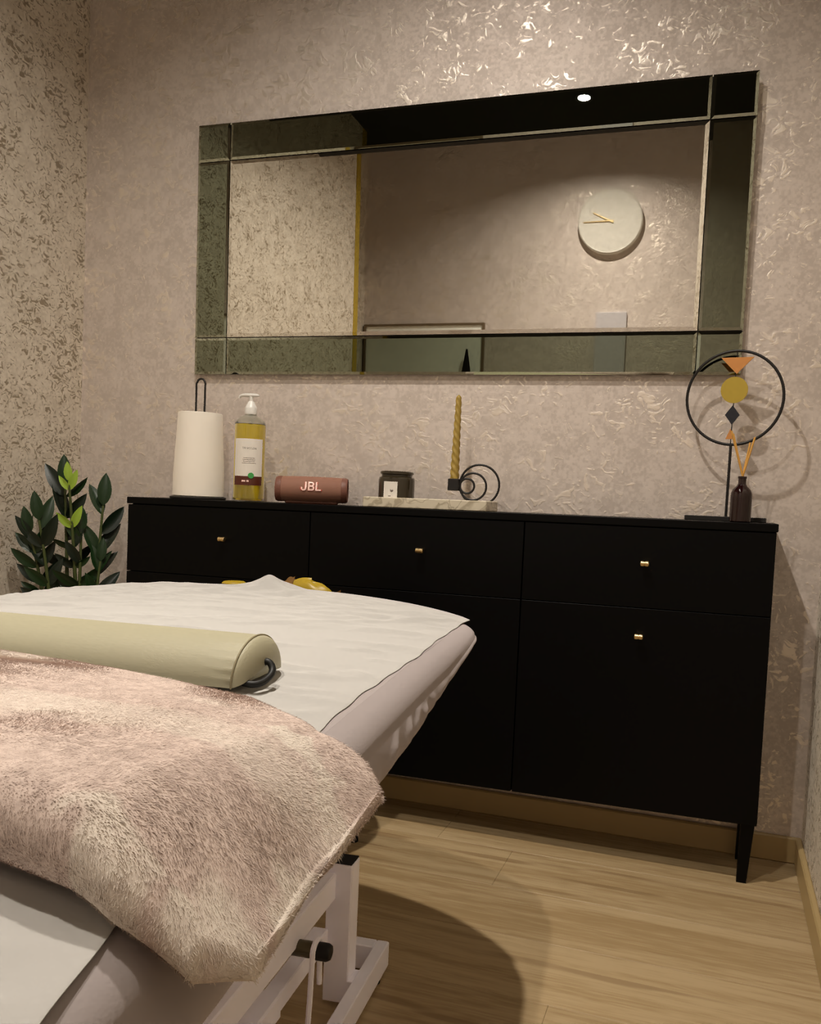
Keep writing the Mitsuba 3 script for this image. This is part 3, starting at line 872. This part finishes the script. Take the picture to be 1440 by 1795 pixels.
for (a, b, amp, wd) in (((-0.44, 0.16), (-0.16, -0.10), 0.0085, 0.017), ((-0.44, 0.13), (-0.60, -0.12), 0.006, 0.020), ((-0.02, -0.03), (-0.34, -0.32), 0.004, 0.012), ((-0.05, -0.35), (-0.30, -0.42), 0.004, 0.012),
                        ((-0.66, 0.05), (-0.40, -0.16), 0.004, 0.015), ((0.0, -0.50), (-0.10, -0.42), 0.004, 0.009)):
    a, b = np.array(a), np.array(b)
    d_ = b - a
    Ln = np.linalg.norm(d_)
    d_ = d_ / Ln
    s_ = (Wg - a[0]) * d_[0] + (Lg - a[1]) * d_[1]
    n_ = (Wg - a[0]) * -d_[1] + (Lg - a[1]) * d_[0]
    crease += amp * np.exp(-(n_ / wd) ** 2) * np.clip(1 - s_ / Ln, 0, 1) * np.clip(1 + s_ / 0.03, 0, 1)
crease += 0.013 * np.exp(-((Wg + 0.445) / 0.05) ** 2 - ((Lg - 0.165) / 0.035) ** 2)
edge = np.minimum(1, (SP[:, 2:3] - Wg) / 0.03)
crease = np.maximum(crease, -0.0005)
Zs = ztopbed(Wg, Lg) + 0.0013 + crease * (0.10 + 1.15 * np.clip(edge, 0, 1))
top = bw(Wg, Lg, Zs)
bot = bw(Wg, Lg, Zs - 0.0009)
mt_, mb_ = grid(top), grid(bot)
mb_.invert()
nr, ncq = top.shape[:2]
loop = np.r_[np.arange(ncq), (np.arange(1, nr)) * ncq + ncq - 1, (nr - 1) * ncq + np.arange(ncq - 2, -1, -1), np.arange(nr - 2, 0, -1) * ncq]
N_ = nr * ncq
l2 = np.roll(loop, -1)
sidef = np.vstack([np.stack([loop, l2, l2 + N_], 1), np.stack([loop, l2 + N_, loop + N_], 1)])
sheet = trimesh.Trimesh(np.vstack([mt_.vertices, mb_.vertices]), np.vstack([mt_.faces, mb_.faces + N_, sidef]), process=False)
add("bed_sheet", sheet, "m_white_sheet", 50, "white disposable sheet spread over the treatment bed", "sheet")

# ------------------------------------------------------------------ bolster
bol = "bolster"
tag(bol, "sage green half-round bolster lying across the bed beside the plush blanket", "bolster")
lc, R1, hb = -0.592, 0.055, 0.043
wr_end, seam_w = -0.088, -0.102


def dprof(n=44):
    a = np.linspace(-0.10, np.pi + 0.10, n)
    q = np.stack([R1 * np.cos(a), hb * np.maximum(np.sin(a), -0.02)], -1)
    bottom = np.stack([np.linspace(-R1 * 0.9, R1 * 0.9, 14), np.full(14, -0.001)], -1)
    return np.vstack([q, bottom])


pr_ = dprof()
ws = np.r_[np.linspace(-0.72, seam_w - 0.01, 60), np.linspace(seam_w - 0.009, seam_w, 6)]
zb = 0.640
P = []
for w_ in ws:
    d_ = max(0.0, 1 - (seam_w - w_) / 0.035)
    puck = 1 + 0.014 * np.sin(np.arange(len(pr_)) * 2.1) * d_ - 0.02 * d_ ** 2
    zz = zb if w_ > -0.5 else zb
    P.append(np.c_[np.full(len(pr_), w_), lc + pr_[:, 0] * puck, zb + pr_[:, 1] * puck])
P = np.array(P)
add(bol + "__body", grid(bw(P[..., 0], P[..., 1], P[..., 2]), closed_v=True), "m_sage_leather", 50)
endm = []
for s_ in np.linspace(0, 1, 14):
    k_ = math.cos(s_ * np.pi / 2)
    w_ = seam_w + (wr_end - seam_w) * math.sin(s_ * np.pi / 2)
    endm.append(np.c_[np.full(len(pr_), w_), lc + pr_[:, 0] * (0.985 * k_ + 0.0), zb + 0.016 + (pr_[:, 1] - 0.016) * (0.985 * k_)])
P = np.array(endm)
add(bol + "__end_panel", grid(bw(P[..., 0], P[..., 1], P[..., 2]), closed_v=True), "m_sage_leather", 50)
sp_ = np.c_[np.full(44, seam_w + 0.0005), lc + pr_[:44, 0] * 1.0, zb + pr_[:44, 1] * 1.0]
add(bol + "__end_panel__piping", bmesh(tube(sp_, 0.0011, 6)), "m_sage_seam", True)
stp = [[wr_end - 0.003, lc - 0.006, zb + 0.016], [wr_end + 0.004, lc - 0.006, zb + 0.017], [wr_end + 0.009, lc - 0.010, zb + 0.010], [wr_end + 0.009, lc - 0.022, zb + 0.004], [wr_end + 0.004, lc - 0.034, zb + 0.001], [wr_end - 0.010, lc - 0.036, zb + 0.002]]
stp = trimesh.path.util if False else np.array(stp)
from scipy.interpolate import make_interp_spline
spl = make_interp_spline(np.arange(len(stp)), stp, 3)(np.linspace(0, len(stp) - 1, 40))
add(bol + "__strap", bmesh(tube(spl, 0.0036, 8)), "m_black_rubber", True, label="black strap handle")

# ------------------------------------------------------------------ plush blanket
NB, NPF = 240, 90
wv = np.r_[np.linspace(-0.80, 0.06, 190), np.linspace(0.062, 0.108, 50)]
BL = []
for w_ in wv:
    far = -0.700 + np.interp(w_, [-0.8, -0.35, -0.2, -0.045, 0.035, 0.09, 0.108], [0.04, 0.034, 0.016, -0.016, -0.063, -0.088, -0.10])
    nearl = np.interp(w_, [-0.8, -0.10, -0.03, 0.05, 0.09, 0.108], [-1.002, -1.018, -1.038, -1.055, -1.048, -1.012])
    endk = float(np.clip((0.108 - w_) / 0.085, 0, 1)) ** 0.75
    tn = 0.047 * (0.28 + 0.72 * endk)
    tf = 0.018 * (0.6 + 0.4 * endk)
    sag = -0.046 * np.clip((w_ - 0.02) / 0.09, 0, 1.2) ** 1.7
    lift = 0.000
    u = np.arange(NPF)
    # closed loop: bottom from far to near, round near fold, top back to far, round far edge
    nb, nf, nt, ne = 26, 22, 32, 10
    lb = np.linspace(far + 0.004, nearl + tn / 2, nb, endpoint=False)
    pts_ = [np.c_[lb, np.zeros(nb)]]
    a = np.linspace(-np.pi / 2, -3 * np.pi / 2, nf, endpoint=False)
    pts_.append(np.c_[nearl + tn / 2 + tn / 2 * np.cos(a), tn / 2 + tn / 2 * np.sin(a)])
    lt = np.linspace(nearl + tn / 2, far - tf / 2, nt, endpoint=False)
    s_ = np.linspace(0, 1, nt, endpoint=False)
    pts_.append(np.c_[lt, tn + (tf - tn) * (s_ ** 1.2)])
    a = np.linspace(np.pi / 2, -np.pi / 2, ne, endpoint=False)
    pts_.append(np.c_[far - tf / 2 + tf / 2 * np.cos(a), tf / 2 + tf / 2 * np.sin(a)])
    q = np.vstack(pts_)
    mid = np.clip((q[:, 0] - nearl) / 0.05, 0, 1) * np.clip((far - q[:, 0]) / 0.05, 0, 1)
    topness = np.clip(q[:, 1] / 0.02, 0, 1)
    bump = (meshkit.fbm(np.c_[np.full(len(q), w_ * 8), q[:, 0] * 8, np.zeros(len(q))], 3, 23) - 0.5) * 0.012 * topness * (0.3 + 0.7 * mid)
    lift = 0.022 * np.clip((w_ - 0.04) / 0.06, 0, 1) * np.clip((q[:, 0] + 0.87) / 0.08, 0, 1)
    base = ztopbed(min(w_, 0.03), 0) + 0.008 + sag + lift
    BL.append(np.c_[w_ - 0.017 * np.exp(-((q[:, 0] + 0.90) / 0.10) ** 2) * np.clip((w_ - 0.03) / 0.07, 0, 1), q[:, 0], base + q[:, 1] + bump])
BL = np.array(BL)
bl = grid(bw(BL[..., 0], BL[..., 1], BL[..., 2]), closed_v=True)
# close both ends
n0_ = len(bl.vertices)
npf = BL.shape[1]
c0_, c1_ = bl.vertices[:npf].mean(0), bl.vertices[-npf:].mean(0)
ii = np.arange(npf)
bl = trimesh.Trimesh(np.vstack([bl.vertices, c0_, c1_]), np.vstack([bl.faces, np.stack([ii, (ii + 1) % npf, np.full(npf, n0_)], 1), np.stack([(ii + 1) % npf + n0_ - npf, ii + n0_ - npf, np.full(npf, n0_ + 1)], 1)]), process=False)
bl.fix_normals()
blk = "plush_blanket"
tag(blk, "folded blush pink plush blanket lying across the treatment bed", "blanket")
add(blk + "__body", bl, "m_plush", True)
NH = 620000
Pf, fi_ = trimesh.sample.sample_surface(bl, NH, seed=5)
nf_ = bl.face_normals[fi_]
# keep blades on visible-ish side (not on the underside lying on the bed)
keep = (nf_[:, 2] > -0.75) & ((Pf - BO) @ EW > -0.62)
Pf, nf_ = Pf[keep], nf_[keep]
nh = len(Pf)
q3 = np.c_[(Pf - BO) @ EW, (Pf - BO) @ EL, Pf[:, 2]]
ang = (meshkit.fbm(q3 * np.array([7, 7, 7]), 3, 31) - 0.5) * 6.0 + 0.3
lean_d = np.cos(ang)[:, None] * EW - np.sin(ang)[:, None] * EL + rng.normal(0, 0.30, (nh, 3)) + np.array([0, 0, -0.25])
lean_d -= nf_ * (lean_d * nf_).sum(1, keepdims=True)
lean_d /= np.linalg.norm(lean_d, axis=1, keepdims=True) + 1e-9
stiff = 0.12 + 0.40 * meshkit.noise(q3 * 16, 41)
dirv = lean_d * (1 - 0.5 * stiff)[:, None] + nf_ * stiff[:, None]
dirv /= np.linalg.norm(dirv, axis=1, keepdims=True)
side = np.cross(dirv, nf_)
side /= np.linalg.norm(side, axis=1, keepdims=True) + 1e-9
ln_ = 0.0032 * (0.6 + 0.8 * rng.random(nh))
wd_ = 0.00042 * (0.7 + 0.6 * rng.random(nh))
A_ = Pf - nf_ * 0.0008 - side * wd_[:, None]
B_ = Pf - nf_ * 0.0008 + side * wd_[:, None]
T_ = Pf + dirv * ln_[:, None]
fv = np.stack([A_, B_, T_], 1).reshape(-1, 3)
ff_ = np.arange(3 * nh).reshape(-1, 3)
fn_ = np.cross(B_ - A_, T_ - A_)
fn_ /= np.linalg.norm(fn_, axis=1, keepdims=True) + 1e-12
fn_ *= np.sign((fn_ * nf_).sum(1, keepdims=True))
hn_ = fn_ * 0.45 + nf_ * 0.55
hn_ /= np.linalg.norm(hn_, axis=1, keepdims=True)
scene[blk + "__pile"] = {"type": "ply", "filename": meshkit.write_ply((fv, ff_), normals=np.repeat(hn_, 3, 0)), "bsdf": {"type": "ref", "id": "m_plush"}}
tag(blk + "__pile", "soft plush pile", kind="stuff")

# ------------------------------------------------------------------ potted plant in the corner
plant = "potted_plant"
tag(plant, "glossy green zamioculcas in a dark pot standing in the corner left of the sideboard", "plant")
pc = np.array([-0.605, -0.215, 0])
add(plant + "__pot", move(lathe([(0, 0), (0.095, 0), (0.100, 0.004), (0.125, 0.235), (0.130, 0.240), (0.130, 0.250), (0.118, 0.250), (0.114, 0.215), (0, 0.215)], 48), pc), "m_pot", 35)
add(plant + "__soil", move(lathe([(0, 0.2155), (0.1135, 0.2155), (0.1145, 0.226), (0, 0.230)], 40), pc), "m_soil", 35)


def leaf_mesh(o, d, nrm, L, W):
    d = d / np.linalg.norm(d)
    nrm = nrm - d * (nrm @ d)
    nrm /= np.linalg.norm(nrm)
    s = np.cross(d, nrm)
    ts = np.linspace(0, 1, 9)
    wd = W / 2 * np.sin(np.pi * ts ** 0.85) ** 0.8
    V = []
    for t, w in zip(ts, wd):
        for e in (-1, -0.5, 0, 0.5, 1):
            V.append(o + d * L * t + s * w * e + nrm * (abs(e) * w * 0.35 - 0.16 * L * t * t))
    return grid(np.array(V).reshape(9, 5, 3))


# stems: base (offset), tip (x, y, z), number of leaf pairs, leaf length, young?
stems = [((-0.02, 0.00), (-0.640, -0.225, 0.815), 5, 0.100, 0), ((0.00, 0.02), (-0.605, -0.250, 0.830), 6, 0.060, 1), ((0.04, 0.02), (-0.557, -0.170, 0.765), 5, 0.105, 0),
         ((-0.05, -0.02), (-0.685, -0.300, 0.685), 6, 0.082, 0), ((-0.03, -0.03), (-0.665, -0.290, 0.720), 5, 0.090, 0), ((0.01, 0.0), (-0.590, -0.215, 0.690), 4, 0.080, 0),
         ((0.05, 0.0), (-0.545, -0.190, 0.610), 3, 0.075, 0)]
lfi = 0
for si, (bo, tip, npair, LL, young) in enumerate(stems):
    a = pc + np.array([bo[0], bo[1], 0.22])
    tip = np.array(tip)
    midp = a * 0.45 + tip * 0.55 + np.array([-(tip[0] - a[0]) * 0.25, -(tip[1] - a[1]) * 0.25, 0.02])
    t = np.linspace(0, 1, 16)[:, None]
    cv = (1 - t) ** 2 * a + 2 * t * (1 - t) * midp + t ** 2 * tip
    st_key = f"{plant}__{num('stem', si)}"
    add(st_key, tube(cv, np.linspace(0.0075, 0.003, 16), 8), "m_stem", True)
    view = CAM - tip
    view[2] *= 0.3
    view /= np.linalg.norm(view)
    for kp in range(npair):
        f_ = 0.42 + 0.58 * (kp + 0.5) / npair
        idx = f_ * 15
        o = cv[int(idx)] * (1 - idx % 1) + cv[min(15, int(idx) + 1)] * (idx % 1)
        tdir = cv[min(15, int(idx) + 1)] - cv[max(0, int(idx) - 1)]
        tdir /= np.linalg.norm(tdir)
        sd = np.cross(tdir, view)
        sd /= np.linalg.norm(sd)
        for s_ in (-1, 1):
            jit = rng.normal(0, 0.34, 3)
            dd = tdir * (0.75 + 0.3 * kp / npair) + sd * s_ * (0.75 - 0.3 * kp / npair) + jit * 0.6
            lm = LL * (0.85 + 0.3 * rng.random()) * (1.0 - 0.25 * abs(f_ - 0.75))
            if rng.random() < 0.16:
                continue
            mt2 = "m_leaf_young" if (young and kp >= npair - 3) else ("m_leaf_dark" if rng.random() < 0.45 else "m_leaf")
            add(f"{plant}__{num('leaf', lfi)}", leaf_mesh(o, dd, view + jit, lm, lm * 0.35), mt2, True, label="pale yellow-green young leaf" if mt2 == "m_leaf_young" else None)
            lfi += 1
    dd = cv[-1] - cv[-3]
    add(f"{plant}__{num('leaf', lfi)}", leaf_mesh(cv[-1], dd, view, LL * 0.9, LL * 0.36), "m_leaf_young" if young else "m_leaf", True)
    lfi += 1

# ------------------------------------------------------------------ stool, bag with yellow tissue, between bed and sideboard
stl = "stool"
tag(stl, "low black stool hidden behind the head of the bed", "stool")
scx, scy = 0.18, -0.40
add(stl + "__seat", move(lathe([(0, 0.40), (0.17, 0.40), (0.175, 0.405), (0.175, 0.425), (0.168, 0.43), (0, 0.43)], 48), [scx, scy, 0]), "m_black_lacquer", 35)
for i, a in enumerate((0.6, 2.2, 3.7, 5.3)):
    add(f"{stl}__{num('leg', i)}", tube([[scx + 0.13 * math.cos(a), scy + 0.13 * math.sin(a), 0.402], [scx + 0.16 * math.cos(a), scy + 0.16 * math.sin(a), 0.0]], 0.011, 10), "m_black_lacquer", True)
gb = "gift_bag"
tag(gb, "brown paper bag with yellow tissue peeking over the far edge of the bed", "bag")
bag = []
for zf, sc_ in ((0.0, 0.92), (0.5, 1.0), (0.85, 1.02), (1.0, 1.04)):
    a = np.arange(40) * 2 * np.pi / 40
    ex_ = np.sign(np.cos(a)) * np.abs(np.cos(a)) ** 0.4 * 0.068 * sc_
    ey_ = np.sign(np.sin(a)) * np.abs(np.sin(a)) ** 0.4 * 0.035 * sc_
    zz = 0.43 + zf * (0.190 + 0.012 * np.sin(3 * a + 1) * (zf > 0.9) - 0.012 * (np.cos(a) + 0.3) * (zf > 0.8))
    bag.append(np.stack([0.235 + ex_, -0.445 + ey_, zz], -1))
add(gb + "__paper", grid(np.array(bag), closed_v=True), "m_kraft", 40, label="brown kraft paper side")
n1, n2 = 40, 14
a = np.arange(n1) * 2 * np.pi / n1
tis = []
for j_ in range(n2):
    f_ = j_ / (n2 - 1)
    rr_ = 0.92 * (1 - f_ ** 3)
    zz = 0.575 + 0.060 * math.sin(f_ * np.pi / 2) + 0.006 * np.sin(5 * a + 4 * f_) * (1 - f_)
    tis.append(np.stack([0.243 + 0.062 * rr_ * np.cos(a), -0.445 + 0.031 * rr_ * np.sin(a), zz - 0.006 * np.cos(a)], -1))
add(gb + "__tissue", grid(np.array(tis), closed_v=True), "m_yellow", True, label="glossy yellow tissue")
kr = prism([(-0.02, -0.05), (0.012, -0.045), (0.032, 0.018), (0.002, 0.004), (-0.02, 0.016)], 0.0015, np.array([0.193, -0.490, 0.628]), np.array([1.0, 0, 0]), np.array([0, 0, 1.0]))
add(gb + "__torn_flap", kr, "m_kraft", label="torn brown paper flap")
lem = []
for j_ in range(13):
    f_ = j_ / 12 * np.pi
    a = np.arange(24) * 2 * np.pi / 24
    lem.append(np.stack([np.full(24, 0.060 - 0.030 * math.cos(f_)), -0.42 + 0.022 * math.sin(f_) * np.cos(a), 0.4525 + 0.0225 * math.sin(f_) * np.sin(a)], -1))
# tall yellow candle-holder like cup whose rim just shows
cupm = lathe([(0, 0), (0.022, 0), (0.024, 0.003), (0.020, 0.06), (0.026, 0.166), (0.0275, 0.173), (0.024, 0.176), (0.0, 0.176)], 32)
add("yellow_vase", move(cupm, [0.045, -0.445, 0.442]), "m_yellow", 35, "small yellow vase whose rim just shows over the far edge of the bed", "vase")

# ------------------------------------------------------------------ what the mirror shows: clock, board, robe, panel
ck = "wall_clock"
tag(ck, "round pale wall clock with gold hands on the wall seen in the mirror", "clock")
ccx, ccz = 0.440, 2.285
cyw = YF
rot = (np.pi / 2, [1, 0, 0])
cm = lathe([(0, 0.0), (0.172, 0.0), (0.176, 0.006), (0.176, 0.034), (0.170, 0.040), (0.164, 0.036), (0, 0.034)], 72)
cm = move(cm, [0, 0, 0], (-np.pi / 2, [1, 0, 0]))
add(ck + "__case", move(cm, [ccx, cyw, ccz]), "m_clock_face", 35)


def hand(angx, angz, L, w):
    d = np.array([angx, 0, angz]); d /= np.linalg.norm(d)
    return prism([(-0.02, -w), (L, -w * 0.6), (L, w * 0.6), (-0.02, w)], 0.002, np.array([ccx, cyw + 0.040, ccz]), d, np.cross(np.array([0, 1.0, 0]), d))


add(ck + "__hour_hand", hand(-0.86, 0.42, 0.105, 0.004), "m_brass")
add(ck + "__minute_hand", hand(-1.0, -0.02, 0.145, 0.003), "m_brass")
marks = []
for i in range(12):
    a = i * np.pi / 6
    d = np.array([math.sin(a), 0, math.cos(a)])
    add(f"{ck}__{num('hour_mark', i)}", prism([(0.128, -0.0022), (0.150, -0.0022), (0.150, 0.0022), (0.128, 0.0022)], 0.001, np.array([ccx, cyw + 0.0355, ccz]), d, np.cross(np.array([0, 1.0, 0]), d)), "m_lamp_ring")
wb = "white_board"
tag(wb, "white panel in a thin brown frame on the wall seen at the mirror's lower edge", "board")
b0, b1, bz0, bz1 = -1.010, -0.255, 0.95, 1.755
add(wb + "__panel", box(b0 + 0.012, b1 - 0.012, YF, YF + 0.012, bz0 + 0.012, bz1 - 0.012), "m_board_white")
add(wb + "__frame", cat_([box(b0, b1, YF, YF + 0.022, bz1 - 0.012, bz1), box(b0, b1, YF, YF + 0.022, bz0, bz0 + 0.012), box(b0, b0 + 0.012, YF, YF + 0.022, bz0 + 0.012, bz1 - 0.012), box(b1 - 0.012, b1, YF, YF + 0.022, bz0 + 0.012, bz1 - 0.012)]), "m_board_frame")
rb = []
for zf in np.linspace(0, 1, 24):
    a = np.arange(36) * 2 * np.pi / 36
    w_ = 0.055 * (1 - zf ** 2.2) + 0.004
    fold = 1 + 0.10 * np.sin(7 * a) * (1 - zf)
    rb.append(np.stack([-0.345 + w_ * fold * np.cos(a), YF + 0.055 + 0.025 * fold * (1 - 0.6 * zf) * np.sin(a), np.full(36, 0.98 + zf * 0.62)], -1))
add("black_robe", grid(np.array(rb), closed_v=True), "m_robe", 50, "black garment hanging in front of the white framed panel, seen in the mirror", "clothing")
add("pale_wall_panel", box(0.385, 0.555, YF, YF + 0.02, 1.05, 1.80, 0.003), "m_pale_panel", False, "pale bluish upright panel on the wall under the clock, seen in the mirror", "wall panel")
